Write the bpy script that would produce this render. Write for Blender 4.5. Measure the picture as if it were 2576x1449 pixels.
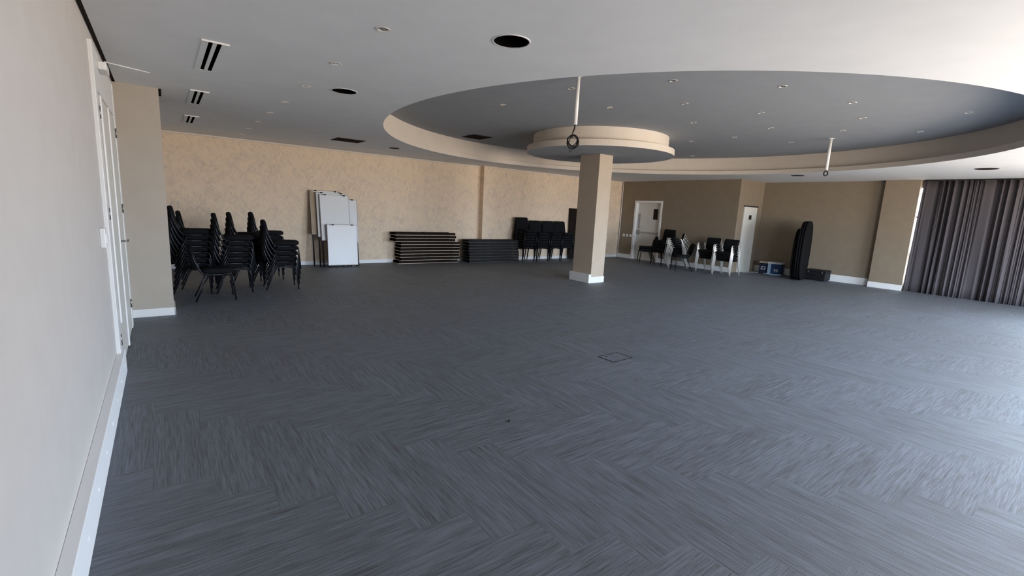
import bpy, bmesh, math, random
from mathutils import Vector, Matrix
random.seed(7)
for o in list(bpy.data.objects):
    bpy.data.objects.remove(o)
S = bpy.context.scene
COL = S.collection
PI = math.pi

# ------------------------------------------------------------------ camera
H = 2.8586            # main ceiling
HR = 3.32             # ceiling inside the round recess
FPX, YAW, PITCH, ROLL = 1164.214, 0.647505, 0.167173, 0.0497852
cam = bpy.data.objects.new('camera', bpy.data.cameras.new('camera'))
COL.objects.link(cam)
cam.data.sensor_fit = 'HORIZONTAL'
cam.data.sensor_width = 36.0
cam.data.lens = FPX / 2576 * 36.0
cam.data.clip_start = 0.02
sy, cy = math.sin(YAW), math.cos(YAW)
fwd = Vector((sy*math.cos(PITCH), cy*math.cos(PITCH), -math.sin(PITCH)))
rgt = Vector((cy, -sy, 0))
upv = rgt.cross(fwd)
r2 = rgt*math.cos(ROLL) + upv*math.sin(ROLL)
u2 = -rgt*math.sin(ROLL) + upv*math.cos(ROLL)
M = Matrix((r2, u2, -fwd)).transposed().to_4x4()
M.translation = (0, 0, 1.6)
cam.matrix_world = M
S.camera = cam

# ------------------------------------------------------------------ world, daylight, exposure
S.view_settings.view_transform = 'Standard'
S.view_settings.look = 'None'
S.view_settings.gamma = 1.0
S.view_settings.use_curve_mapping = False
S.view_settings.exposure = 0.46
SKY = 18.0
W = bpy.data.worlds.new('overcast_day')
S.world = W
W.use_nodes = True
nt = W.node_tree
nt.nodes.clear()
wo = nt.nodes.new('ShaderNodeOutputWorld')
bg = nt.nodes.new('ShaderNodeBackground')
tc = nt.nodes.new('ShaderNodeTexCoord')
sp = nt.nodes.new('ShaderNodeSeparateXYZ')
cr = nt.nodes.new('ShaderNodeValToRGB')
cr.color_ramp.elements[0].position = 0.46
cr.color_ramp.elements[0].color = (0.72, 0.62, 0.52, 1)
cr.color_ramp.elements[1].position = 0.53
cr.color_ramp.elements[1].color = (0.73, 0.90, 1.12, 1)
mp = nt.nodes.new('ShaderNodeMapRange')
mp.inputs['From Min'].default_value = -1
nt.links.new(tc.outputs['Generated'], sp.inputs[0])
nt.links.new(sp.outputs['Z'], mp.inputs['Value'])
nt.links.new(mp.outputs[0], cr.inputs[0])
nt.links.new(cr.outputs[0], bg.inputs['Color'])
bg.inputs['Strength'].default_value = SKY
nt.links.new(bg.outputs[0], wo.inputs['Surface'])


def portal(name, loc, direction, sx, sz):
    l = bpy.data.lights.new(name, 'AREA')
    l.shape = 'RECTANGLE'
    l.size = sx
    l.size_y = sz
    l.cycles.is_portal = True
    o = bpy.data.objects.new(name, l)
    COL.objects.link(o)
    o.location = loc
    o.rotation_euler = Vector(direction).to_track_quat('-Z', 'Y').to_euler()
    return o


# window behind the curtain in the right wall, two wide openings in the rear wall behind the camera
YB = -2.4
RW_Y0, RW_Y1, RW_Z0, RW_Z1 = -2.25, 3.75, 0.12, 2.72
REAR = [(4.0, 8.4), (10.5, 14.0)]
BW_Z0, BW_Z1 = 0.05, 2.6
portal('daylight_side', (15.80, (RW_Y0+RW_Y1)/2, (RW_Z0+RW_Z1)/2), (-1, 0, 0), RW_Y1-RW_Y0, RW_Z1-RW_Z0)
for k, (x0, x1) in enumerate(REAR):
    portal('daylight_rear', ((x0+x1)/2, YB-.02, (BW_Z0+BW_Z1)/2), (0, 1, 0), x1-x0, BW_Z1-BW_Z0)


# ------------------------------------------------------------------ materials
def mat(name, col, rough=0.6, metal=0.0, spec=0.5):
    m = bpy.data.materials.new(name)
    m.use_nodes = True
    b = m.node_tree.nodes['Principled BSDF']
    b.inputs['Base Color'].default_value = (*col, 1)
    b.inputs['Roughness'].default_value = rough
    b.inputs['Metallic'].default_value = metal
    b.inputs['Specular IOR Level'].default_value = spec
    return m


def mottled(name, c1, c2, scale, rough=0.7, bump=0.0, spec=0.3, stretch=(1, 1, 1)):
    m = mat(name, c1, rough, 0, spec)
    t = m.node_tree
    b = t.nodes['Principled BSDF']
    tc = t.nodes.new('ShaderNodeTexCoord')
    mpg = t.nodes.new('ShaderNodeMapping')
    mpg.inputs['Scale'].default_value = stretch
    n = t.nodes.new('ShaderNodeTexNoise')
    n.inputs['Scale'].default_value = scale
    n.inputs['Detail'].default_value = 5
    r = t.nodes.new('ShaderNodeValToRGB')
    r.color_ramp.elements[0].position = 0.35
    r.color_ramp.elements[1].position = 0.65
    r.color_ramp.elements[0].color = (*c1, 1)
    r.color_ramp.elements[1].color = (*c2, 1)
    t.links.new(tc.outputs['Object'], mpg.inputs[0])
    t.links.new(mpg.outputs[0], n.inputs['Vector'])
    t.links.new(n.outputs['Fac'], r.inputs[0])
    t.links.new(r.outputs[0], b.inputs['Base Color'])
    if bump:
        bp = t.nodes.new('ShaderNodeBump')
        bp.inputs['Strength'].default_value = bump
        bp.inputs['Distance'].default_value = 0.003
        t.links.new(n.outputs['Fac'], bp.inputs['Height'])
        t.links.new(bp.outputs[0], b.inputs['Normal'])
    return m


MAT = {}
MAT['ceiling'] = mottled('ceiling_paint', (0.75, 0.765, 0.775), (0.78, 0.795, 0.805), 3.0, 0.85)
MAT['recess'] = mottled('recess_shade_paint', (0.315, 0.335, 0.355), (0.33, 0.35, 0.37), 3.0, 0.85)  # ceiling paint darkened: the recess's shade is put into this colour
MAT['brown'] = mottled('brown_wall_paint', (0.235, 0.185, 0.13), (0.25, 0.20, 0.14), 5.0, 0.7, 0.05)
MAT['column'] = mottled('column_paint', (0.47, 0.385, 0.295), (0.49, 0.405, 0.315), 5.0, 0.7, 0.05)
MAT['rim'] = mottled('rim_paint', (0.66, 0.585, 0.50), (0.68, 0.605, 0.52), 4.0, 0.8)
MAT['beige'] = mottled('beige_wall_paint', (0.43, 0.375, 0.31), (0.45, 0.395, 0.33), 5.0, 0.7, 0.05)
MAT['left'] = mottled('light_wall_paint', (0.60, 0.56, 0.525), (0.62, 0.58, 0.545), 5.0, 0.6, 0.05)
MAT['trim'] = mat('white_trim_paint', (0.78, 0.77, 0.75), 0.4)
MAT['doorpaint'] = mottled('door_paint', (0.66, 0.64, 0.58), (0.68, 0.66, 0.60), 4.0, 0.45)
MAT['board'] = mottled('whiteboard', (0.76, 0.75, 0.74), (0.78, 0.77, 0.76), 2.0, 0.3)
MAT['boardframe'] = mat('grey_board_frame', (0.42, 0.40, 0.37), 0.55)
MAT['boardback'] = mottled('board_back', (0.36, 0.27, 0.18), (0.40, 0.31, 0.21), 6.0, 0.7)
MAT['black'] = mottled('black_fabric', (0.008, 0.008, 0.009), (0.012, 0.012, 0.013), 60.0, 0.95, 0.1, 0.1)
MAT['blackmetal'] = mat('black_steel', (0.02, 0.022, 0.026), 0.35, 0.6)
MAT['blackplastic'] = mat('black_plastic', (0.01, 0.01, 0.011), 0.55, 0, 0.25)
MAT['chrome'] = mat('chrome', (0.85, 0.83, 0.80), 0.18, 1.0)
MAT['alu'] = mat('pale_reflection_steel', (0.90, 0.86, 0.78), 0.38, 0.55)  # chrome's bright reflections put into a pale base colour
MAT['steel'] = mat('brushed_steel', (0.35, 0.34, 0.33), 0.35, 1.0)
MAT['void'] = mat('dark_void', (0.004, 0.004, 0.004), 1.0, 0, 0.0)
MAT['gap'] = mat('gap_shade_colour', (0.05, 0.042, 0.04), 0.9, 0, 0.1)  # the shade inside the ceiling gap, put into a dark colour
MAT['blacklam'] = mat('black_laminate', (0.006, 0.006, 0.0065), 0.85, 0, 0.12)
MAT['grille'] = mat('dark_grille', (0.03, 0.022, 0.018), 0.8, 0, 0.1)
MAT['tablebrown'] = mottled('dark_brown_laminate', (0.012, 0.008, 0.006), (0.016, 0.010, 0.008), 8.0, 0.75, 0, 0.1)
MAT['tableedge'] = mat('pale_table_edge', (0.55, 0.42, 0.30), 0.5)
MAT['tablegrey'] = mottled('dark_grey_laminate', (0.020, 0.019, 0.018), (0.025, 0.023, 0.022), 8.0, 0.75, 0, 0.1)
MAT['tablegreyedge'] = mat('grey_table_edge', (0.055, 0.052, 0.048), 0.6)
MAT['curtain'] = mottled('charcoal_curtain', (0.070, 0.062, 0.066), (0.088, 0.079, 0.083), 3.0, 0.85, 0, 0.15, (1, 1, 0.1))
MAT['blue'] = mottled('blue_card', (0.02, 0.06, 0.16), (0.025, 0.075, 0.19), 9.0, 0.6)
MAT['navy'] = mottled('navy_card', (0.012, 0.02, 0.045), (0.015, 0.026, 0.055), 9.0, 0.6)
MAT['paleblue'] = mat('pale_blue_card', (0.42, 0.58, 0.75), 0.6)
MAT['white'] = mat('white_gloss', (0.88, 0.88, 0.88), 0.45)
MAT['frame'] = mat('grey_window_frame', (0.10, 0.10, 0.10), 0.5)


def glass_mat():
    m = bpy.data.materials.new('window_glass')
    m.use_nodes = True
    t = m.node_tree
    t.nodes.clear()
    o = t.nodes.new('ShaderNodeOutputMaterial')
    mx = t.nodes.new('ShaderNodeMixShader')
    fr = t.nodes.new('ShaderNodeFresnel')
    tr = t.nodes.new('ShaderNodeBsdfTransparent')
    gl = t.nodes.new('ShaderNodeBsdfGlossy')
    gl.inputs['Roughness'].default_value = 0.02
    fr.inputs['IOR'].default_value = 1.45
    t.links.new(fr.outputs[0], mx.inputs[0])
    t.links.new(tr.outputs[0], mx.inputs[1])
    t.links.new(gl.outputs[0], mx.inputs[2])
    t.links.new(mx.outputs[0], o.inputs[0])
    return m


MAT['glass'] = glass_mat()


class G:
    """tiny node-graph helper"""
    def __init__(s, m):
        s.t = m.node_tree

    def math(s, op, a, b=None, c=None):
        n = s.t.nodes.new('ShaderNodeMath')
        n.operation = op
        for i, v in enumerate((a, b, c)):
            if v is None:
                continue
            if isinstance(v, (int, float)):
                n.inputs[i].default_value = v
            else:
                s.t.links.new(v, n.inputs[i])
        return n.outputs[0]

    def mix(s, f, a, b):
        n = s.t.nodes.new('ShaderNodeMix')
        n.data_type = 'FLOAT'
        for i, v in ((0, f), (2, a), (3, b)):
            if isinstance(v, (int, float)):
                n.inputs[i].default_value = v
            else:
                s.t.links.new(v, n.inputs[i])
        return n.outputs[0]

    def comb(s, x, y, z):
        n = s.t.nodes.new('ShaderNodeCombineXYZ')
        for i, v in enumerate((x, y, z)):
            if isinstance(v, (int, float)):
                n.inputs[i].default_value = v
            else:
                s.t.links.new(v, n.inputs[i])
        return n.outputs[0]

    def noise(s, vec, scale, detail=2, rough=0.5):
        n = s.t.nodes.new('ShaderNodeTexNoise')
        n.inputs['Scale'].default_value = scale
        n.inputs['Detail'].default_value = detail
        n.inputs['Roughness'].default_value = rough
        s.t.links.new(vec, n.inputs['Vector'])
        return n.outputs['Fac']

    def white(s, vec):
        n = s.t.nodes.new('ShaderNodeTexWhiteNoise')
        s.t.links.new(vec, n.inputs['Vector'])
        return n.outputs['Value']

    def ramp(s, f, stops):
        n = s.t.nodes.new('ShaderNodeValToRGB')
        e = n.color_ramp.elements
        while len(e) < len(stops):
            e.new(0.5)
        for i, (p, c) in enumerate(stops):
            e[i].position = p
            e[i].color = (*c, 1)
        s.t.links.new(f, n.inputs[0])
        return n.outputs[0]


def carpet_mat():
    m = mat('herringbone_carpet_planks', (0.05, 0.055, 0.065), 0.62, 0, 1.0)
    g = G(m)
    t = m.node_tree
    b = t.nodes['Principled BSDF']
    geo = t.nodes.new('ShaderNodeNewGeometry')
    sx = t.nodes.new('ShaderNodeSeparateXYZ')
    t.links.new(geo.outputs['Position'], sx.inputs[0])
    w = 0.267
    X = g.math('DIVIDE', g.math('SUBTRACT', sx.outputs['X'], 0.13-w), w)
    Y = g.math('DIVIDE', g.math('SUBTRACT', sx.outputs['Y'], 2.97), w)
    cx, cyy = g.math('FLOOR', X), g.math('FLOOR', Y)
    fx, fy = g.math('SUBTRACT', X, cx), g.math('SUBTRACT', Y, cyy)
    sm = g.math('ADD', cx, cyy)
    md = g.math('FLOORED_MODULO', sm, 8.0)
    j = g.math('FLOOR', g.math('DIVIDE', sm, 8.0))
    V = g.math('LESS_THAN', md, 3.5)                 # 1 where planks run along Y
    pid = g.mix(V, g.math('ADD', cyy, 517.3), cx)
    across = g.mix(V, Y, X)
    along = g.mix(V, X, Y)
    facr = g.mix(V, fy, fx)
    rnd = g.white(g.comb(pid, j, V))
    vec = g.comb(g.math('MULTIPLY', across, w), g.math('MULTIPLY', along, w*0.042), g.math('MULTIPLY', rnd, 40.0))
    streak = g.noise(vec, 110.0, 3, 0.65)
    vec2 = g.comb(g.math('MULTIPLY', across, w), g.math('MULTIPLY', along, w*0.03), g.math('MULTIPLY', rnd, 91.0))
    broad = g.noise(vec2, 22.0, 2, 0.5)
    pile = g.noise(geo.outputs['Position'], 230.0, 2, 0.7)
    h = g.math('ADD', g.math('ADD', g.math('MULTIPLY', streak, 0.58), g.math('MULTIPLY', broad, 0.14)),
               g.math('MULTIPLY', pile, 0.36))
    # seam between neighbouring planks
    seam = g.math('LESS_THAN', g.math('MINIMUM', facr, g.math('SUBTRACT', 1.0, facr)), 0.008)
    hh = g.math('ADD', h, g.math('MULTIPLY', g.math('SUBTRACT', rnd, 0.5), 0.025))
    col = g.ramp(hh, [(0.42, (0.005, 0.007, 0.010)), (0.49, (0.036, 0.046, 0.062)), (0.65, (0.105, 0.128, 0.162))])
    mx = t.nodes.new('ShaderNodeMix')
    mx.data_type = 'RGBA'
    mx.blend_type = 'MULTIPLY'
    t.links.new(g.math('MULTIPLY', seam, 0.45), mx.inputs[0])
    t.links.new(col, mx.inputs[6])
    mx.inputs[7].default_value = (0.3, 0.3, 0.3, 1)
    t.links.new(mx.outputs[2], b.inputs['Base Color'])
    bp = t.nodes.new('ShaderNodeBump')
    bp.inputs['Strength'].default_value = 0.55
    bp.inputs['Distance'].default_value = 0.004
    t.links.new(h, bp.inputs['Height'])
    t.links.new(bp.outputs[0], b.inputs['Normal'])
    b.inputs['IOR'].default_value = 1.65
    b.inputs['Sheen Weight'].default_value = 0.02
    b.inputs['Sheen Roughness'].default_value = 0.5
    return m


def wallpaper_mat():
    m = mat('leaf_patterned_wallpaper', (0.5, 0.42, 0.3), 0.65, 0, 0.3)
    g = G(m)
    t = m.node_tree
    b = t.nodes['Principled BSDF']
    geo = t.nodes.new('ShaderNodeNewGeometry')
    sx = t.nodes.new('ShaderNodeSeparateXYZ')
    t.links.new(geo.outputs['Position'], sx.inputs[0])
    x, z = sx.outputs['X'], sx.outputs['Z']
    warp = g.noise(g.comb(x, 7.0, z), 2.5, 2)
    xw = g.math('ADD', x, g.math('MULTIPLY', warp, 0.25))

    def strokes(sg, seed):
        a = g.math('ADD', g.math('MULTIPLY', xw, .50), g.math('MULTIPLY', z, .87*sg))
        c = g.math('SUBTRACT', g.math('MULTIPLY', xw, .87*sg), g.math('MULTIPLY', z, .50))
        return g.noise(g.comb(g.math('MULTIPLY', a, 5.5), seed, g.math('MULTIPLY', c, 17.0)), 1.0, 3, 0.6)

    st = g.math('MAXIMUM', strokes(1.0, 3.0), strokes(-1.0, 11.0))
    mid = g.noise(g.comb(x, 3.0, z), 4.5, 3, 0.6)
    fine = g.noise(g.comb(x, 0.0, z), 55.0, 3, 0.7)
    v = g.math('ADD', g.math('MULTIPLY', st, 0.62), g.math('ADD', g.math('MULTIPLY', mid, 0.25), g.math('MULTIPLY', fine, 0.22)))
    col = g.ramp(v, [(0.53, (0.77, 0.60, 0.43)), (0.63, (0.67, 0.53, 0.395)), (0.76, (0.50, 0.415, 0.33))])
    t.links.new(col, b.inputs['Base Color'])
    return m


MAT['carpet'] = carpet_mat()
MAT['wallpaper'] = wallpaper_mat()


# ------------------------------------------------------------------ geometry helpers
class MB:
    def __init__(s):
        s.bm = bmesh.new()

    def box(s, x0, y0, z0, x1, y1, z1, bev=0.0, mtx=None):
        r = bmesh.ops.create_cube(s.bm, size=1.0)
        vs = r['verts']
        for v in vs:
            v.co = Vector(((x0+x1)/2 + v.co.x*(x1-x0), (y0+y1)/2 + v.co.y*(y1-y0), (z0+z1)/2 + v.co.z*(z1-z0)))
        if bev:
            es = list({e for v in vs for e in v.link_edges})
            rr = bmesh.ops.bevel(s.bm, geom=es, offset=bev, segments=2, affect='EDGES', profile=0.5)
            vs = rr['verts']
            fs = rr['faces']
            vs = list({v for f in fs for v in f.verts} | set(v for v in vs if v.is_valid))
        if mtx is not None:
            for v in vs:
                v.co = mtx @ v.co
        return s

    def rings(s, rings, cap0=True, cap1=True, closed=False):
        vs = [[s.bm.verts.new(p) for p in r] for r in rings]
        n = len(vs[0])
        m = len(vs)
        for i in range(m if closed else m-1):
            a, b = vs[i], vs[(i+1) % m]
            for k in range(n):
                f = s.bm.faces.new((a[k], a[(k+1) % n], b[(k+1) % n], b[k]))
                f.smooth = True
        if not closed:
            if cap0:
                s.bm.faces.new(list(reversed(vs[0])))
            if cap1:
                s.bm.faces.new(vs[-1])
        return s

    def tube(s, pts, r, n=8, fillet=0.0, closed=False):
        pts = [Vector(p) for p in pts]
        if fillet:
            q = [pts[0]]
            for i in range(1, len(pts)-1):
                a, p, b = pts[i-1], pts[i], pts[i+1]
                f = min(fillet, (a-p).length*0.45, (b-p).length*0.45)
                A = p + (a-p).normalized()*f
                B = p + (b-p).normalized()*f
                for k in range(6):
                    u = k/5
                    q.append(A*(1-u)**2 + p*2*u*(1-u) + B*u*u)
            q.append(pts[-1])
            pts = q
        rings = []
        N = len(pts)
        prev = None
        for i in range(N):
            if closed:
                d = (pts[(i+1) % N]-pts[i-1]).normalized()
            else:
                d = (pts[min(i+1, N-1)]-pts[max(i-1, 0)]).normalized()
            if prev is None:
                prev = d.orthogonal().normalized()
            prev = (prev - d*prev.dot(d)).normalized()
            c = d.cross(prev)
            rings.append([pts[i] + (prev*math.cos(2*PI*k/n) + c*math.sin(2*PI*k/n))*r for k in range(n)])
        s.rings(rings, closed=closed)
        return s

    def lathe(s, prof, n=96, cx=0, cyy=0, a0=0, a1=2*PI):
        full = abs(a1-a0-2*PI) < 1e-6
        rings = []
        for k in range(n if full else n+1):
            a = a0+(a1-a0)*k/n
            rings.append([(cx+r*math.cos(a), cyy+r*math.sin(a), z) for r, z in prof])
        vs = [[s.bm.verts.new(p) for p in r] for r in rings]
        m = len(vs)
        for i in range(m if full else m-1):
            A, B = vs[i], vs[(i+1) % m]
            for k in range(len(prof)-1):
                f = s.bm.faces.new((A[k], B[k], B[k+1], A[k+1]))
                f.smooth = False
        return s

    def disc(s, cx, cyy, z, r, n=48):
        s.bm.faces.new([s.bm.verts.new((cx+r*math.cos(2*PI*k/n), cyy+r*math.sin(2*PI*k/n), z)) for k in range(n)])
        return s

    def pad(s, w, d, t, cr, mtx, e=0.35):
        """upholstered pad: rounded outline w x d, thickness t, soft edges; local z is the thickness"""
        def outline(sc, z):
            o = []
            for qx, qy, a0 in ((1, 1, 0), (-1, 1, PI/2), (-1, -1, PI), (1, -1, 1.5*PI)):
                for k in range(6):
                    a = a0+PI/2*k/5
                    px = qx*(w/2-cr)+cr*math.cos(a)
                    py = qy*(d/2-cr)+cr*math.sin(a)
                    o.append(mtx @ Vector((px*sc if sc < .9 else px-(1-sc)*w/2*(1 if px > 0 else -1),
                                           py*sc if sc < .9 else py-(1-sc)*d/2*(1 if py > 0 else -1), z)))
            return o
        h = t/2
        s.rings([outline(.5, -h), outline(.92, -h*.9), outline(.98, -h*.55), outline(1.0, 0), outline(.98, h*.55),
                 outline(.92, h*.9), outline(.5, h)])
        return s

    def build(s, name, m, parent=None):
        bmesh.ops.recalc_face_normals(s.bm, faces=s.bm.faces)
        me = bpy.data.meshes.new(name)
        s.bm.to_mesh(me)
        s.bm.free()
        me.materials.append(MAT[m] if isinstance(m, str) else m)
        o = bpy.data.objects.new(name, me)
        COL.objects.link(o)
        if parent is not None:
            o.parent = parent
        return o


def tag(o, label, cat, group=None, kind=None):
    o['label'] = label
    o['category'] = cat
    if group:
        o['group'] = group
    if kind:
        o['kind'] = kind
    return o


def thing(name, label, cat, loc=(0, 0, 0), rz=0.0, group=None):
    o = bpy.data.objects.new(name, None)
    o.empty_display_size = 0.1
    COL.objects.link(o)
    o.location = loc
    o.rotation_euler = (0, 0, rz)
    return tag(o, label, cat, group)


def struct(name, mb, m, parent=None):
    o = mb.build(name, m, parent)
    if parent is None:
        o['kind'] = 'structure'
    return o


def dup(root, loc, rz, label, group=None):
    r = root.copy()
    COL.objects.link(r)
    r.location = loc
    r.rotation_euler = (0, 0, rz)
    r['label'] = label
    if group:
        r['group'] = group
    for ch in list(root.children):
        c = ch.copy()
        COL.objects.link(c)
        c.parent = r
        for gch in list(ch.children):
            d = gch.copy()
            COL.objects.link(d)
            d.parent = c
    return r


ORD = ['bottom', 'second', 'third', 'fourth', 'fifth', 'sixth', 'seventh', 'eighth', 'ninth', 'tenth', 'eleventh']

# ------------------------------------------------------------------ setting
XL = -0.394          # left wall face
YF = 12.19           # wallpapered wall face
YP = 11.98           # second, projecting wallpapered panel
XD = 14.10           # wall with the fire door
XR = 15.60           # right wall beside the curtain
YJ = 7.40            # jog face with the second door

b = MB().box(-0.6, YB-0.2, -0.10, 16.2, 12.6, 0.0)
struct('floor', b, 'carpet')

# main ceiling with its openings
RC = (7.706, 5.735)
R1, R2 = 5.10, 5.23
HOLES_ROUND = [(2.20, 3.07, 0.135), (1.77, 5.75, 0.135)]
SLOTS = [(0.44, 5.42, 1.10), (0.455, 7.73, 1.04), (0.475, 10.03, 0.96)]
GRILLE = (3.18, 10.10)
bm = bmesh.new()
edges = []


def loop(pts):
    vs = [bm.verts.new((x, y, H)) for x, y in pts]
    for i in range(len(vs)):
        edges.append(bm.edges.new((vs[i], vs[(i+1) % len(vs)])))


def rect(x0, y0, x1, y1):
    return [(x0, y0), (x1, y0), (x1, y1), (x0, y1)]


loop([(XL+0.035, YB-.1), (16.1, YB-.1), (16.1, 12.5), (XL, 12.5), (XL, 8.05), (0.075, 8.05), (0.075, 7.48), (XL+0.035, 7.48)])
loop([(RC[0]+R1*math.cos(2*PI*k/160), RC[1]+R1*math.sin(2*PI*k/160)) for k in range(160)])
for x, y, r in HOLES_ROUND:
    loop([(x+r*math.cos(2*PI*k/40), y+r*math.sin(2*PI*k/40)) for k in range(40)])
for x, y, L in SLOTS:
    loop(rect(x-.055, y-L/2, x+.055, y+L/2))
loop(rect(GRILLE[0]-.25, GRILLE[1]-.22, GRILLE[0]+.25, GRILLE[1]+.22))
bmesh.ops.triangle_fill(bm, use_beauty=True, use_dissolve=False, edges=edges)
bmesh.ops.recalc_face_normals(bm, faces=bm.faces)
b = MB()
b.bm.free()
b.bm = bm
struct('ceiling', b, 'ceiling')
# added unseen slab over the roof, keeps sky light from leaking in
b = MB().box(-1.0, YB-.6, 3.5, 16.6, 13.0, 3.6)
struct('light_block_slab', b, 'void')
# added slab above the left wall's shadow gap, shade put into its dark colour
b = MB().box(XL-.2, YB-.2, H+.02, 0.2, 12.6, H+.04)
struct('gap_shade_slab', b, 'gap')
# round recess: lip fascia, ledge, upper wall, raised ceiling
b = MB().lathe([(R1, H), (R1, H+.10), (R2, H+.10), (R2, HR)], 160, RC[0], RC[1])
struct('trim_3', b, 'rim')
b = MB().disc(RC[0], RC[1], HR, R2+.01, 160)
struct('ceiling_recess', b, 'recess')

# left wall
b = MB().box(XL-.2, YB-.2, 0, XL, YF+.2, H+.1)
struct('wall_left', b, 'left')
# pier beside the left door
b = MB().box(XL, 7.48, 0, 0.045, 7.95, H)
struct('wall_pier', b, 'beige')
# wallpapered far wall
b = MB().box(XL, YF, 0, 8.0, YF+.25, H).box(7.80, YP, 0, XD+.2, YF+.25, H)
struct('wall_far', b, 'wallpaper')
b = MB()
for x0, x1, y in ((-.2, 7.80, YF), (8.33, XD-.02, YP)):
    b.box(x0, y-.030, H-.040, x1, y, H-.002, .006)
struct('trim_4', b, 'rim')
b = MB().box(-.2, YF-.015, 0, 7.80, YF, .095, .004).box(7.79, YP-.015, 0, XD, YP, .095, .004)
struct('baseboard_far', b, 'trim')

# wall with the fire door (opening y 10.12..11.28)
DY0, DY1, DZ = 10.17, 11.25, 2.10
b = MB().box(XD, YJ, 0, XD+.25, DY0, H).box(XD, DY1, 0, XD+.25, YP+.3, H).box(XD, DY0, DZ, XD+.25, DY1, H)
b.box(XD+.22, DY0-.1, 0, XD+.25, DY1+.1, DZ+.1)
struct('wall_right_far', b, 'brown')
b = MB().box(XD-.015, YJ, 0, XD, DY0-.06, .15, .004).box(XD-.015, DY1+.06, 0, XD, YP, .15, .004)
struct('baseboard_right_far', b, 'trim')
# jog face with the second door
b = MB().box(XD+.25, YJ+.001, 0, XR+.4, YJ+.15, H)
struct('wall_jog', b, 'brown')
# right wall up to the window
b = MB().box(XR, RW_Y1, 0, XR+.35, YJ+.1, H)
b.box(XR+.05, RW_Y0, RW_Z1, XR+.35, RW_Y1, H+.1).box(XR+.05, RW_Y0, -.05, XR+.35, RW_Y1, RW_Z0)
b.box(XR+.05, YB-.2, 0, XR+.35, RW_Y0, H)
struct('wall_right', b, 'brown')
b = MB().box(XR-.016, 4.20, 0, XR, YJ, .20, .005)
struct('baseboard_right', b, 'trim')
# pier between right wall and curtain
b = MB().box(15.42, 3.47, 0, XR, 4.20, H)
struct('wall_right_pier', b, 'brown')
b = MB().box(15.404, 3.462, 0, 15.42, 4.21, .15, .005)
struct('baseboard_right_pier', b, 'trim')
# rear wall with its glazed openings, behind the camera
b = MB()
xs = [-.6] + [v for q in REAR for v in q] + [16.2]
for k in range(0, len(xs), 2):
    b.box(xs[k], YB-.2, 0, xs[k+1], YB, H)
for x0, x1 in REAR:
    b.box(x0, YB-.2, BW_Z1, x1, YB, H).box(x0, YB-.2, -.05, x1, YB, BW_Z0)
struct('wall_rear', b, 'left')

# window beside the curtain
wf = MB()
for y in (RW_Y0+.03, .4, 2.0, RW_Y1-.03):
    wf.box(15.72, y-.03, RW_Z0, 15.78, y+.03, RW_Z1)
for z in (RW_Z0+.025, .95, 1.93, RW_Z1-.025):
    wf.box(15.72, RW_Y0, z-.025, 15.78, RW_Y1, z+.025)
win = struct('window_1', wf, 'frame')
gl = MB().box(15.745, RW_Y0, RW_Z0, 15.751, RW_Y1, RW_Z1).build('pane', 'glass', win)
wf = MB()
for x0, x1 in REAR:
    for k in range(5):
        x = x0+.03+(x1-x0-.06)*k/4
        wf.box(x-.03, YB-.14, BW_Z0, x+.03, YB-.08, BW_Z1)
    for z in (BW_Z0+.025, BW_Z1-.025):
        wf.box(x0, YB-.14, z-.025, x1, YB-.08, z+.025)
struct('window_2', wf, 'frame')

# column with its round canopy
CX0, CX1, CY0, CY1 = 7.92, 8.35, 7.45, 8.06
col = struct('column', MB().box(CX0, CY0, 0, CX1, CY1, 2.935), 'column')
MB().box(CX0-.002, CY0-.014, 0, CX1+.014, CY0, .145, .004).box(CX1, CY0, 0, CX1+.014, CY1, .145, .004).build('baseboard', 'trim', col)
tr = MB().box(CX0-.075, CY0-.012, 0.0, CX0, CY1+.03, .205, .006).build('trunking', 'trim', col)
s_ = MB()
for y in (7.62, 7.75, 7.88):
    s_.tube([(CX0-.075, y, .13), (CX0-.079, y, .13)], .010, 10)
s_.build('screw_cap', 'white', tr)
DX, DYC = 8.154, 7.72
can = struct('column_canopy', MB().lathe([(1.655, 2.931), (1.66, 2.931), (1.66, 3.055), (0, 3.055)], 128, DX, DYC), 'rim')
MB().lathe([(0.0, 2.931), (1.655, 2.931)], 128, DX, DYC).build('soffit', 'recess', can)
MB().lathe([(1.52, 3.055), (1.52, HR)], 128, DX, DYC).build('drum', 'rim', can)

# skirting on the pier, power trunking on the left wall
b = MB().box(XL, 7.466, 0, .058, 7.48, .105, .004).box(.045, 7.466, 0, .060, 7.95, .105, .004)
struct('baseboard_pier', b, 'trim')
tk = struct('baseboard_left', MB().box(XL, YB, 0, XL+.052, 5.22, .215, .004), 'white')
s_ = MB()
for k in range(14):
    y = 5.0-.42*k
    s_.tube([(XL+.052, y, .115), (XL+.056, y, .115)], .011, 10)
s_.build('screw_cap', 'white', tk)

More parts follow.
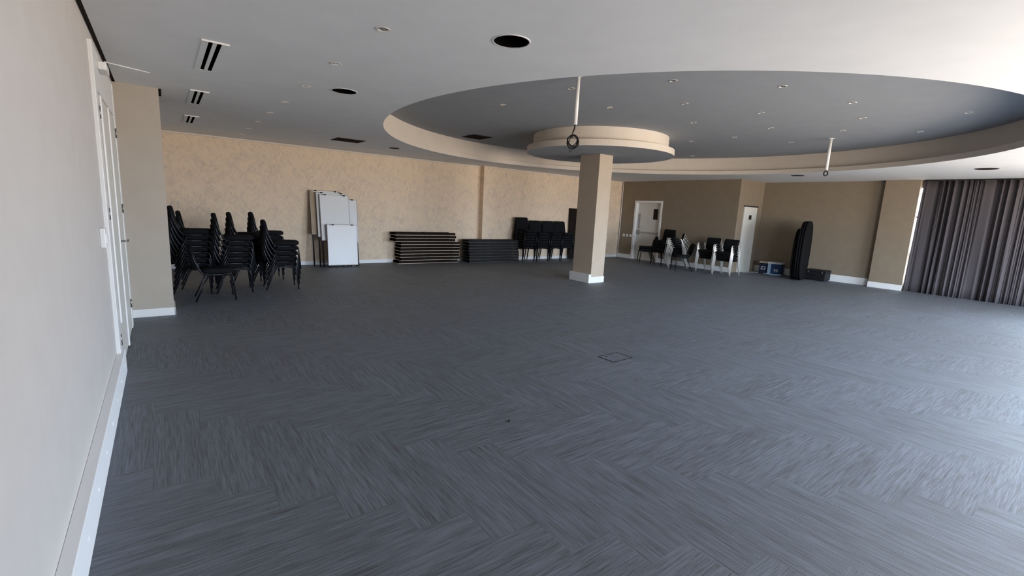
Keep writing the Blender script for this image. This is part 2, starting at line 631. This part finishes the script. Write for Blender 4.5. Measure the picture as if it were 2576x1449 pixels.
# ------------------------------------------------------------------ left double door
dr = struct('door_1', MB().box(XL, 5.20, 0, XL+.012, 6.92, 2.40), 'doorpaint')
f = MB()
f.box(XL, 5.06, 0, XL+.030, 5.20, 2.74, .004).box(XL, 6.92, 0, XL+.030, 7.06, 2.74, .004)
f.box(XL, 5.20, 2.40, XL+.026, 6.92, 2.74, .004)
f.build('door_frame', 'trim', dr)
for y0, y1 in ((5.22, 6.045), (6.065, 6.90)):
    lf = MB().box(XL+.012, y0, .02, XL+.024, y1, 2.38, .003).build('door_leaf', 'doorpaint', dr)
for y, z0 in ((5.36, .42), (6.055, .42)):
    MB().box(XL+.024, y-.035, .02 if y > 6 else z0, XL+.040, y+.035, 2.37, .007).build('cover_strip', 'trim', dr)
for y in (5.205, 6.915):
    for z in (.30, 1.40, 2.22):
        hg = MB().tube([(XL+.032, y, z-.05), (XL+.032, y, z+.05)], .006, 8).build('hinge', 'steel', dr)
hd = MB().tube([(XL+.024, 6.17, 1.09), (XL+.030, 6.17, 1.09)], .026, 16)
hd.tube([(XL+.03, 6.17, 1.09), (XL+.085, 6.17, 1.09), (XL+.085, 6.31, 1.09)], .010, 8, .02)
hd.build('lever_handle', 'steel', dr)
MB().tube([(XL+.024, 6.17, 1.00), (XL+.030, 6.17, 1.00)], .022, 16).build('keyhole_plate', 'steel', dr)
cl = MB().box(XL+.026, 5.45, 2.60, XL+.085, 5.72, 2.665, .008).build('door_closer', 'trim', dr)
MB().tube([(XL+.07, 5.50, 2.675), (-.02, 5.72, 2.69)], .005, 8).build('closer_arm', 'trim', cl)

sw = thing('light_switch', 'white surface-mounted switch box on left wall beside the tall double door', 'switch', (XL, 4.72, 1.16))
MB().box(0, -.045, 0, .034, .045, .15, .006).build('back_box', 'trim', sw)
MB().box(.034, -.035, .035, .040, .035, .115, .003).build('rocker', 'white', sw)

# ------------------------------------------------------------------ fire door on the far right
d2 = struct('door_2', MB().box(XD+.13, DY0, 0, XD+.175, DY1, DZ), 'doorpaint')
f = MB()
f.box(XD-.02, DY0-.06, 0, XD+.20, DY0+.012, DZ+.06).box(XD-.02, DY1-.012, 0, XD+.20, DY1+.06, DZ+.06).box(XD-.02, DY0+.012, DZ-.012, XD+.20, DY1-.012, DZ+.06)
f.build('door_frame', 'trim', d2)
vp = MB().box(XD+.118, DY0+.20, 1.50, XD+.13, DY0+.38, 1.88, .003).build('vision_panel', 'grille', d2)
pb = MB().box(XD+.075, DY0+.12, .99, XD+.10, DY1-.10, 1.035, .004)
pb.box(XD+.08, DY1-.14, .93, XD+.13, DY1-.07, 1.10, .004).box(XD+.08, DY0+.07, .95, XD+.13, DY0+.13, 1.07, .004)
pb.build('push_bar', 'steel', d2)
MB().box(XD+.10, DY1-.12, 1.15, XD+.13, DY1-.08, 1.70, .004).build('latch_rod', 'steel', d2)
# second door on the jog face
d3 = struct('door_3', MB().box(14.45, YJ-.03, 0, 15.24, YJ, 2.05, .003), 'doorpaint')
MB().box(14.42, YJ-.036, 2.05, 15.28, YJ, 2.085).build('door_frame', 'blackplastic', d3)  # thin dark strip across the top of the door
sg = MB().box(14.76, YJ-.036, 1.66, 14.92, YJ-.03, 1.80, .002).build('door_sign', 'grille', d3)

# four wall sockets left of the fire door
SOCK = ['leftmost', 'second', 'third', 'rightmost']
for k in range(4):
    y = 11.72-.165*k
    o = thing('wall_socket', f'{SOCK[k]} of four small white sockets on brown wall left of the fire door', 'socket',
              (XD, y, .86), 0, 'sockets left of the fire door')
    MB().box(-.012, -.05, -.05, 0, .05, .05, .003).build('plate', 'trim', o)
    MB().box(-.016, -.025, .01, -.012, .025, .03, .001).build('rocker', 'white', o)
# slim white conduit in the far corner
o = MB().tube([(XD-.03, YP-.06, 0), (XD-.03, YP-.06, H)], .014, 8).build('conduit', 'trim')
tag(o, 'slim white vertical conduit in the corner between wallpaper and brown wall', 'pipe')

# ------------------------------------------------------------------ curtain
rows = 10
cols = 600
y0, y1 = 3.42, 0.35
verts = []
ph = [random.uniform(0, 6.28) for _ in range(6)]


def fold(u, zf):
    a = 6.28*(u*20.0 + 0.45*math.sin(6.28*u*2.9+ph[0]) + 0.30*math.sin(6.28*u*6.1+ph[1]))
    s1 = math.sin(a + 0.25*math.sin(zf*2.0+u*9))
    amp = 0.050*(0.75+0.4*math.sin(6.28*u*3.4+ph[2]))
    return amp*s1 + 0.014*math.sin(2.2*a+ph[3]+zf*1.3) + 0.006*math.sin(5.3*a+ph[4])


me = bpy.data.meshes.new('curtain')
vv, ff = [], []
for i in range(rows+1):
    z = .006 + (2.82-.006)*i/rows
    for k in range(cols+1):
        u = k/cols
        y = y0 + (y1-y0)*u + .02*math.sin(60*u)*0 + (0.03*(1-i/rows) if k < 30 else 0)*(1-k/30 if k < 30 else 0)
        vv.append((15.50 + fold(u, i/rows*2), y, z))
for i in range(rows):
    for k in range(cols):
        a = i*(cols+1)+k
        ff.append((a, a+1, a+cols+2, a+cols+1))
me.from_pydata(vv, [], ff)
for p in me.polygons:
    p.use_smooth = True
me.materials.append(MAT['curtain'])
cu = bpy.data.objects.new('curtain', me)
COL.objects.link(cu)
md = cu.modifiers.new('thickness', 'SOLIDIFY')
md.thickness = .004
tag(cu, 'long charcoal pleated curtain hanging over the window on the right wall', 'curtain')
MB().box(15.46, y1, 2.825, 15.53, y0, H-.001, .004).build('curtain_track', 'blackplastic', cu)

# ------------------------------------------------------------------ ceiling fittings
# open black speaker cut-outs
for (x, y, r), lab in zip(HOLES_ROUND, ('larger-looking round black hole with white ring in the ceiling nearest the camera',
                                        'round black hole with white ring in the ceiling left of the big round recess')):
    o = thing('speaker_opening', lab, 'opening', (x, y, H), 0, 'round black ceiling openings')
    MB().lathe([(r, -.004), (r+.010, -.004), (r+.012, .0)], 48).build('ring', 'trim', o)
    MB().lathe([(0, .16), (r+.002, .16), (r+.002, .001)], 48).build('can', 'void', o)
tiny = [((4.33, 10.45, .11), 'small dark round ceiling fitting between square grille and round recess'),
        ((13.08, 1.98, .17), 'flat dark round ceiling fitting above the curtain at far right'),
        ((13.45, 5.58, .15), 'flat dark round ceiling fitting behind the second hanging pole')]
for (x, y, r), lab in tiny:
    o = thing('ceiling_speaker', lab, 'ceiling speaker', (x, y, H), 0, 'dark round ceiling fittings')
    MB().lathe([(r-.02, -.010), (r, -.008), (r+.006, -.0005)], 40).build('ring', 'grille', o)
    MB().lathe([(0, -.009), (r-.02, -.009)], 40).build('grille_disc', 'grille', o)
SL = ['nearest', 'middle', 'farthest']
for (x, y, L), nm in zip(SLOTS, SL):
    o = thing('slot_diffuser', f'{nm} of three two-slot air diffusers in the ceiling along the left wall', 'air vent', (x, y, H), 0,
              'two-slot ceiling diffusers')
    fr = MB().box(-.095, -L/2-.03, -.004, -.048, L/2+.03, -.0005).box(.048, -L/2-.03, -.004, .095, L/2+.03, -.0005)
    fr.box(-.048, -L/2-.03, -.004, .048, -L/2, -.0005).box(-.048, L/2, -.004, .048, L/2+.03, -.0005)
    fr.box(-.014, -L/2, -.004, .014, L/2, .01)
    fr.build('frame', 'ceiling', o)
    MB().box(-.10, -L/2-.036, -.014, .10, -L/2-.03, -.0005).build('end_lip', 'trim', o)
    bx = MB().box(-.055, -L/2, .12, .055, L/2, .125).box(-.058, -L/2, .0, -.055, L/2, .12).box(.055, -L/2, .0, .058, L/2, .12)
    bx.box(-.055, -L/2-.003, 0, .055, -L/2, .12).box(-.055, L/2, 0, .055, L/2+.003, .12)
    bx.build('plenum', 'void', o)


def square_grille(x, y, z, w, d, lab, recessed):
    o = thing('return_air_grille', lab, 'air vent', (x, y, z), 0, 'square return air grilles')
    fr = MB().box(-w/2-.03, -d/2-.03, -.008, w/2+.03, -d/2, -.0005).box(-w/2-.03, d/2, -.008, w/2+.03, d/2+.03, -.0005)
    fr.box(-w/2-.03, -d/2, -.008, -w/2, d/2, -.0005).box(w/2, -d/2, -.008, w/2+.03, d/2, -.0005)
    fr.build('frame', 'grille', o)
    sl = MB()
    n = 12
    for k in range(n):
        yy = -d/2+d*(k+.5)/n
        sl.box(-w/2, -.012, -.002, w/2, .012, .0, 0, Matrix.Translation((0, yy, -.004)) @ Matrix.Rotation(.6, 4, 'X'))
    sl.build('slats', 'grille', o)
    if recessed:
        MB().box(-w/2, -d/2, .06, w/2, d/2, .065).build('plenum', 'void', o)
    return o


square_grille(GRILLE[0], GRILLE[1], H, .50, .44, 'dark rectangular grille in the flat ceiling above the whiteboards', True)
square_grille(6.28, 10.03, HR-.006, .46, .50, 'dark rectangular grille inside the round recess left of the canopy', False)

# downlights
def downlight(x, y, z, lab, group, proto=[None]):
    if proto[0] is None:
        o = thing('downlight', lab, 'downlight', (x, y, z), 0, group)
        MB().lathe([(.036, -.001), (.040, -.006), (.050, -.005), (.054, -.0005)], 28).build('bezel', 'alu', o)
        MB().lathe([(0, -.003), (.020, -.004), (.036, -.0015)], 24).build('lamp', 'chrome', o)
        proto[0] = o
        return o
    return dup(proto[0], (x, y, z), 0, lab, group)


NTH = ['first', 'second', 'third', 'fourth', 'fifth', 'sixth', 'seventh', 'eighth', 'ninth', 'tenth', 'eleventh', 'twelfth',
       'thirteenth', 'fourteenth', 'fifteenth', 'sixteenth', 'seventeenth', 'eighteenth', 'nineteenth', 'twentieth']
for k, y in enumerate([3.54, 4.70, 5.85, 7.00, 8.05, 9.15, 10.21, 11.26]):
    downlight(1.375, y, H, f'{NTH[k]} downlight from the camera in the straight row along the left ceiling', 'downlights along the left ceiling')
for k, (x, y) in enumerate([(2.75, 11.42), (4.2, 11.40), (5.61, 11.39), (6.85, 11.36)]):
    downlight(x, y, H, f'{NTH[k]} downlight from the left in the row above the wallpaper', 'downlights above the wallpaper')
downlight(13.3, 9.0, H, 'single downlight in the flat ceiling near the fire door', 'downlights above the wallpaper')
REC = [(4.65, 6.65), (4.70, 5.07), (5.93, 5.46), (5.31, 3.84), (6.47, 4.43), (9.63, 6.32), (11.87, 7.71), (7.8, 5.12), (9.65, 5.34),
       (7.75, 3.9), (9.08, 4.35), (6.43, 3.0), (10.89, 4.75), (10.01, 3.51), (7.87, 2.69), (9.06, 2.92), (10.84, 2.59), (9.48, 1.75)]
for k, (x, y) in enumerate(REC):
    downlight(x, y, HR, f'{NTH[k]} downlight counting left to right inside the big round ceiling recess', 'downlights in the round recess')

# hanging white poles with cables
p1 = thing('hanging_pole', 'white ceiling pole left of column with a coil of black cable below it', 'pole', (4.33, 4.55, HR), 0, 'hanging white poles')
MB().tube([(0, 0, 0), (0, 0, -.60)], .026, 16).build('tube', 'trim', p1)
MB().lathe([(.026, -.012), (.055, -.010), (.06, -.0005)], 24).build('flange', 'trim', p1)
c_ = thing('cable_coil', 'looped bundle of black cable dangling from the nearer white ceiling pole', 'cable', (4.33, 4.55, HR-.60))
rv = Vector((.80, -.60, 0))
b = MB()
for k in range(7):
    rr = .066+random.uniform(-.012, .012)
    off = Vector((random.uniform(-.012, .012), random.uniform(-.012, .012), random.uniform(-.01, .01)))
    ctr = Vector((-.012, .009, -.205)) + off
    b.tube([ctr + rv*(rr*math.cos(2*PI*i/24)) + Vector((.006*math.sin(3*2*PI*i/24+k), .006*math.cos(2*2*PI*i/24+k), rr*1.18*math.sin(2*PI*i/24))) for i in range(24)], .0055, 6, closed=True)
b.build('loops', 'blackplastic', c_)
b = MB()
for k in range(3):
    b.tube([Vector((0, 0, .03)), Vector((-.004*k, .003*k, -.05)), Vector((-.02, .016, -.11+.01*k)), Vector((-.035+.01*k, .025, -.16))], .006, 6, .02)
b.build('lead', 'blackplastic', c_)
b = MB().tube([rv*-.075+Vector((0, 0, -.22)), rv*-.06+Vector((0, 0, -.30)), rv*-.04+Vector((0, 0, -.355)), rv*0.0+Vector((0, 0, -.29)), rv*.06+Vector((0, 0, -.20))], .004, 6, .03)
b.build('loose_end', 'blackplastic', c_)
p2 = thing('hanging_pole', 'white ceiling pole in the right half of the round recess', 'pole', (10.80, 3.96, HR), 0, 'hanging white poles')
MB().tube([(0, 0, 0), (0, 0, -.62)], .028, 16).build('tube', 'trim', p2)
MB().lathe([(.028, -.012), (.055, -.010), (.06, -.0005)], 24).build('flange', 'trim', p2)
b = MB().tube([rv*(.04*math.cos(2*PI*i/16)) + Vector((0, 0, .045*math.sin(2*PI*i/16))) for i in range(16)], .012, 6, closed=True)
b.tube([(0, 0, .045), (0, 0, .07)], .008, 6)
o = b.build('cable_loop', 'blackplastic')
o.location = (10.80, 3.96, HR-.685)
tag(o, 'small black cable loop at the foot of the farther hanging white pole', 'cable')

# ------------------------------------------------------------------ floor details
fb = thing('floor_socket_box', 'flush floor box lid set in the carpet ahead of the column', 'floor box', (4.04, 3.325, 0))
f = MB().box(-.165, -.115, 0, .165, -.105, .003).box(-.165, .105, 0, .165, .115, .003).box(-.165, -.105, 0, -.155, .105, .003).box(.155, -.105, 0, .165, .105, .003)
f.build('rim', 'tablegrey', fb)
MB().box(-.153, -.103, .0005, .153, .103, .0025).build('lid', 'carpet', fb)
MB().box(-.10, .05, .0025, -.07, .065, .004).build('finger_slot', 'void', fb)
o = MB().pad(.028, .010, .008, .008, Matrix.Translation((2.03, 2.64, .005)) @ Matrix.Rotation(.5, 4, 'Z')).build('lint_scrap', 'black')
tag(o, 'tiny black scrap lying on the open carpet in the middle foreground', 'scrap')


# ------------------------------------------------------------------ chairs
def black_chair():
    t = thing('banquet_chair', '', 'chair')
    MB().pad(.46, .42, .078, .12, Matrix.Translation((.02, 0, .452))).build('seat', 'black', t)
    mt = Matrix.Translation((-.285, 0, .66)) @ Matrix.Rotation(PI/2-.16, 4, 'Y')
    MB().pad(.38, .42, .075, .16, mt).build('backrest', 'black', t)
    for s in (-1, 1):
        MB().tube([(.245, s*.245, 0), (.215, s*.235, .395), (.10, s*.225, .402)], .0115, 8, .06).build('leg', 'blackmetal', t)
        MB().tube([(-.275, s*.245, 0), (-.10, s*.228, .395)], .0115, 8).build('leg', 'blackmetal', t)
        MB().tube([(.12, s*.225, .402), (-.17, s*.220, .400), (-.27, s*.212, .62), (-.295, s*.205, .76)], .0115, 8, .08).build('side_frame', 'blackmetal', t)
    MB().tube([(-.16, -.215, .40), (-.16, .215, .40)], .009, 8).build('crossbar', 'blackmetal', t)
    return t


proto = black_chair()
first = [True]


def put(p, loc, rz, lab, group, flag):
    if flag[0]:
        flag[0] = False
        p.location = loc
        p.rotation_euler = (0, 0, rz)
        p['label'] = lab
        p['group'] = group
        return p
    return dup(p, loc, rz, lab, group)


LG = 'black padded chairs stacked by the left wall'
STK = [(.34, 9.18, -.06, 7, 'front stack half hidden by the left pier'),
       (.92, 9.08, -.05, 6, 'front middle stack left of the whiteboards'),
       (1.66, 9.14, -.06, 5, 'front stack nearest the whiteboards'),
       (.46, 9.72, -.03, 6, 'rear stack half hidden by the left pier'),
       (1.20, 9.78, -.04, 6, 'rear middle stack left of the whiteboards'),
       (1.62, 10.32, -.02, 6, 'rear stack nearest the whiteboards')]
for x, y, rz, n, nm in STK:
    for k in range(n):
        put(proto, (x+.010*k, y+random.uniform(-.006, .006), .0925*k), rz+random.uniform(-.012, .012),
            f'{ORD[k]} chair from the carpet in the black {nm}', LG, first)
put(proto, (.60, 8.50, 0), -.02, 'single unstacked black padded chair in front of the left stacks', LG, first)

def square_chair():
    t = thing('stacking_chair', '', 'chair')
    MB().pad(.48, .43, .080, .06, Matrix.Translation((.02, 0, .455))).build('seat', 'black', t)
    MB().pad(.44, .50, .06, .05, Matrix.Translation((-.27, 0, .64)) @ Matrix.Rotation(PI/2-.22, 4, 'Y')).build('backrest', 'black', t)
    for q in (-1, 1):
        MB().tube([(.22, q*.235, 0), (.205, q*.23, .41)], .013, 8).build('leg', 'blackmetal', t)
        MB().tube([(-.28, q*.235, 0), (-.20, q*.23, .41), (-.24, q*.225, .55)], .013, 8, .05).build('leg', 'blackmetal', t)
        MB().tube([(.205, q*.23, .408), (-.20, q*.23, .408)], .012, 8).build('side_rail', 'blackmetal', t)
    return t


sproto = square_chair()
sfirst = [True]
MG = 'black chairs stacked against the wallpaper'
for si, (x, nm) in enumerate([(9.17, 'first'), (9.74, 'second'), (10.28, 'third'), (10.80, 'last')]):
    n = 7 if si == 0 else 6
    for k in range(n):
        put(sproto, (x+random.uniform(-.01, .01), 11.56-.010*k, .087*k), -PI/2+random.uniform(-.02, .02),
            f'{ORD[k]} black chair up in the {nm} wallpaper-side stack right of the grey tables', MG, sfirst)


def chrome_chair():
    t = thing('chrome_armchair', '', 'chair')
    MB().pad(.46, .46, .05, .05, Matrix.Translation((.0, 0, .44))).build('seat', 'black', t)
    mt = Matrix.Translation((-.255, 0, .69)) @ Matrix.Rotation(PI/2-.22, 4, 'Y')
    MB().pad(.30, .46, .035, .04, mt).build('backrest', 'black', t)
    for s in (-1, 1):
        MB().tube([(.27, s*.255, 0), (.20, s*.25, .655), (.14, s*.25, .668)], .0125, 8, .04).build('leg', 'alu', t)
        MB().tube([(-.30, s*.255, 0), (-.19, s*.25, .655), (-.14, s*.25, .668)], .0125, 8, .04).build('leg', 'alu', t)
        MB().tube([(.15, s*.25, .668), (-.15, s*.25, .668)], .013, 8).build('armrest', 'blackmetal', t)
        MB().tube([(-.19, s*.235, .44), (-.29, s*.225, .83)], .009, 8).build('back_post', 'alu', t)
    return t


cproto = chrome_chair()
cfirst = [True]
CG = 'chrome-legged armchairs on the far right'
for x, y, rz, n, nm in [(13.42, 7.74, PI+.05, 5, 'middle stack, left of the second door'),
                        (13.28, 7.10, PI+.03, 5, 'rightmost stack, in front of the second door'),
                        (13.38, 8.83, PI*.72, 6, 'leftmost stack, turned sideways')]:
    dirv = Vector((math.cos(rz), math.sin(rz)))
    for k in range(n):
        put(cproto, (x+dirv.x*.030*k, y+dirv.y*.030*k, .055*k), rz+random.uniform(-.01, .01),
            f'{ORD[k]} chrome-legged armchair up in the {nm}', CG, cfirst)
put(proto, (12.76, 8.27, 0), PI*.78, 'single black chair standing between the chrome-legged stacks', 'loose black chairs on the far right', first)
for k in range(2):
    put(proto, (13.42, 10.10, .0925*k), PI*.76, f'{ORD[k].replace("second", "upper")} of two stacked black chairs in front of the fire door',
        'loose black chairs on the far right', first)
for k in range(5):
    put(sproto, (13.50, 9.54, .087*k), PI*.95, f'{ORD[k]} black chair up in the square-backed stack right of the fire door',
        'loose black chairs on the far right', sfirst)


# ------------------------------------------------------------------ whiteboards / flipcharts leaning on the wallpaper
def flipchart(lab, x, y, lean, w, z0, z1, rz=0.0, back='board', legs=True, roll=0.0):
    t = thing('flipchart_easel', lab, 'whiteboard', (x, y, 0), rz, 'flipchart boards leaning on the wallpaper')
    Ml = Matrix.Rotation(-lean, 4, 'X') @ Matrix.Rotation(roll, 4, 'Y')
    MB().box(-w/2, -.012, z0, w/2, .006, z1, .004, Ml).build('board', back, t)
    fr = MB()
    fr.box(-w/2-.008, -.016, z0-.01, -w/2, .012, z1+.01, 0, Ml).box(w/2, -.016, z0-.01, w/2+.008, .012, z1+.01, 0, Ml)
    fr.box(-w/2, -.016, z1, w/2, .012, z1+.012, 0, Ml).box(-w/2, -.016, z0-.012, w/2, .012, z0, 0, Ml)
    fr.build('frame', 'boardframe', t)
    cp = MB().box(-w/2+.06, -.030, z1-.03, w/2-.06, -.012, z1+.004, .004, Ml).build('clamp_bar', 'trim', t)
    for s in (-1, 1):
        MB().box(s*w*.33-.03, -.045, z1-.01, s*w*.33+.03, -.010, z1+.016, .006, Ml).build('clamp_knob', 'blackplastic', cp)
    if legs:
        for s in (-1, 1):
            MB().tube([Ml @ Vector((s*(w/2-.025), .034, z1-.04)), Ml @ Vector((s*(w/2-.015), .034, .006/math.cos(lean)))], .017, 8).build('leg', 'blackmetal', t)
        MB().tube([Ml @ Vector((0, .034, z1-.15)), Ml @ Vector((0, .036, .018))], .015, 8).build('leg', 'blackmetal', t)
    return t


flipchart('tan-backed board standing rearmost and tallest of the leaning flipcharts', 3.22, 11.78, .165, .70, .80, 1.84, -.02, 'boardback')
flipchart('tall white flipchart leaning behind the front board, second from the rear', 3.34, 11.70, .17, .70, .74, 1.80, -.02)
flipchart('tall white flipchart whose face shows above the low front board', 3.39, 11.62, .175, .68, .66, 1.755, -.02)
flipchart('white flipchart showing only as a strip right of the tall one', 3.62, 11.74, .165, .68, .60, 1.66, -.02)
flipchart('low white flipchart at the front with its board down near the carpet', 3.50, 11.56, .10, .70, .06, 1.03, -.03)


# ------------------------------------------------------------------ folded tables in stacks
def table(top, edge):
    t = thing('folding_table', '', 'table')
    L, D = 1.84, .40
    MB().box(-L/2, -D/2+.004, .0, L/2, D/2-.004, .022, .002).build('tabletop', top, t)
    ed = MB().box(-L/2-.002, -D/2-.003, .006, L/2+.002, -D/2+.004, .019, .001).box(-L/2-.002, D/2-.004, .004, L/2+.002, D/2, .020, .001)
    ed.box(-L/2-.004, -D/2, .004, -L/2, D/2, .020, .001).box(L/2, -D/2, .004, L/2+.004, D/2, .020, .001)
    ed.build('edge_band', edge, t)
    MB().box(-L/2+.01, -D/2+.003, .020, L/2-.01, -D/2+.023, .080, .002).box(-L/2+.01, D/2-.023, .020, L/2-.01, D/2-.003, .080, .002).build('apron', top, t)
    for s in (-1, 1):
        lg = MB().tube([(s*.80, -.15, .054), (s*.12, -.15, .060), (s*.12, .15, .060), (s*.80, .15, .054)], .0125, 8, .05)
        lg.build('folding_leg', 'blackmetal', t)
    return t


tb = table('tablebrown', 'tableedge')
tf = [True]
offs = [0, .07, .045, .045, .045, .06, .06, -.10, -.07, -.10]
for k in range(10):
    put(tb, (5.94+offs[k]-.0, 11.965, .086*k), 0, f'{ORD[k]} folded table from the floor in the brown stack with pale edges',
        'folded brown tables with pale edges', tf)
tg = table('tablegrey', 'tablegreyedge')
tf2 = [True]
for k in range(8):
    put(tg, (8.02+random.uniform(-.03, .03), 11.76, .084*k), 0, f'{ORD[k]} folded table from the floor in the dark grey stack',
        'folded dark grey tables', tf2)

# dark panel leaning on the wallpaper behind the column
o = thing('leaning_panel', 'tall dark brown panel leaning on the wallpaper, half hidden by the column', 'panel', (11.72, 11.80, 0))
MB().box(-.36, -.02, 0.0, .36, .02, 1.75, .005, Matrix.Rotation(-.07, 4, 'X') @ Matrix.Translation((0, 0, .005))).build('sheet', 'tablebrown', o)
MB().box(-.37, -.025, 0.72, .37, -.018, .76, .002, Matrix.Rotation(-.07, 4, 'X')).build('rail', 'blackmetal', o)

# ------------------------------------------------------------------ round tables folded upright by the right wall
def round_table(lab, x, y, rz, zc, r):
    t = thing('upright_folding_table', lab, 'table', (x, y, 0), rz, 'tables folded upright by the right wall')
    top = [(r, -.014), (r+.004, 0), (r, .014)]
    Mx = Matrix.Translation((0, 0, zc)) @ Matrix.Rotation(PI/2, 4, 'X')
    m = MB()
    def se(v):
        return math.copysign(abs(v)**.72, v)
    m.rings([[Mx @ Vector((q*se(math.cos(2*PI*k/64))*.86, q*se(math.sin(2*PI*k/64)), z)) for k in range(64)] for q, z in ((r-.004, -.018), (r, -.010), (r, .010), (r-.004, .018))])
    m.build('tabletop', 'blacklam', t)
    for s in (-1, 1):
        lg = MB().tube([(s*.36, .026, zc-.45), (s*.34, .026, zc+.40), (s*.10, .026, zc+.40), (s*.08, .026, zc-.45)], .008, 8, .06)
        lg.build('folding_leg', 'blackmetal', t)
    return t


RN = ['nearest', 'second', 'middle', 'fourth', 'rearmost']
for k, r in enumerate((.845, .845, .84, .75, .735)):
    round_table(f'{RN[k]} of the black round-cornered tables folded upright beside the blue cartons', 14.80-.014*k, 5.62+.055*k, .23, r+.006, r)

# black case on the carpet
o = thing('equipment_case', 'low black case on the carpet right of the upright black tables', 'case', (15.33, 5.42, 0))
MB().box(-.20, -.27, .02, .20, .27, .25, .012).build('body', 'blackplastic', o)
MB().box(-.205, -.275, .25, .205, .275, .31, .012).build('lid', 'blackplastic', o)
MB().tube([(-.205, -.07, .16), (-.235, -.07, .15), (-.235, .07, .15), (-.205, .07, .16)], .008, 8, .015).build('handle', 'blackmetal', o)
for s in (-1, 1):
    MB().box(-.212, s*.18-.02, .22, -.203, s*.18+.02, .28, .002).build('catch', 'steel', o)
for sx in (-1, 1):
    for s in (-1, 1):
        MB().box(sx*.15-.02, s*.20-.02, 0, sx*.15+.02, s*.20+.02, .02).build('foot', 'blackplastic', o)


def letters(txt, size, loc, rz, m, parent, name):
    cu = bpy.data.curves.new(name, 'FONT')
    cu.body = txt
    cu.size = size
    cu.extrude = .0008
    cu.align_x = 'CENTER'
    tmp = bpy.data.objects.new(name, cu)
    COL.objects.link(tmp)
    dg = bpy.context.evaluated_depsgraph_get()
    me = bpy.data.meshes.new_from_object(tmp.evaluated_get(dg))
    bpy.data.objects.remove(tmp)
    o = bpy.data.objects.new(name, me)
    me.materials.clear()
    me.materials.append(MAT[m])
    COL.objects.link(o)
    o.parent = parent
    o.location = loc
    o.rotation_euler = (PI/2, 0, rz)
    return o


o = thing('carton', 'navy carton with white marks and pale lid, left of the bright blue one', 'box', (15.30, 6.92, 0), .1, 'blue cartons by the right wall')
MB().box(-.15, -.12, 0, .15, .12, .33, .004).build('body', 'navy', o)
MB().box(-.155, -.125, .33, .155, .125, .38, .006).build('lid', 'tableedge', o)
letters('Z3', .14, (-.1515, .0, .13), -PI/2, 'white', o, 'printed_mark')
o = thing('carton', 'bright blue carton with pale stripe, white marks and white lid', 'box', (15.28, 6.58, 0), .1, 'blue cartons by the right wall')
MB().box(-.16, -.19, 0, .16, .19, .34, .004).build('body', 'blue', o)
MB().box(-.165, -.195, .34, .165, .195, .39, .006).build('lid', 'white', o)
MB().box(-.1625, .09, .02, -.16, .18, .34).build('stripe', 'paleblue', o)
letters('98', .13, (-.1615, -.06, .10), -PI/2, 'white', o, 'printed_mark')
b = MB()
pts = []
for i in range(60):
    a = i*.42
    r = .10+.0012*i
    pts.append((15.02+r*math.cos(a)*.6, 6.55+r*1.7*math.sin(a), .008+.0004*i))
b.tube(pts, .007, 6)
o = b.build('cable', 'paleblue')
tag(o, 'pale coiled cable lying on the carpet in front of the blue cartons', 'cable')
o = MB().tube([(14.65, 7.28, .012), (14.9, 7.20, .012), (15.1, 7.12, .012), (15.2, 7.02, .012)], .010, 6, .05).build('cable', 'trim')
tag(o, 'white cable lying on the carpet along the foot of the second door', 'cable')
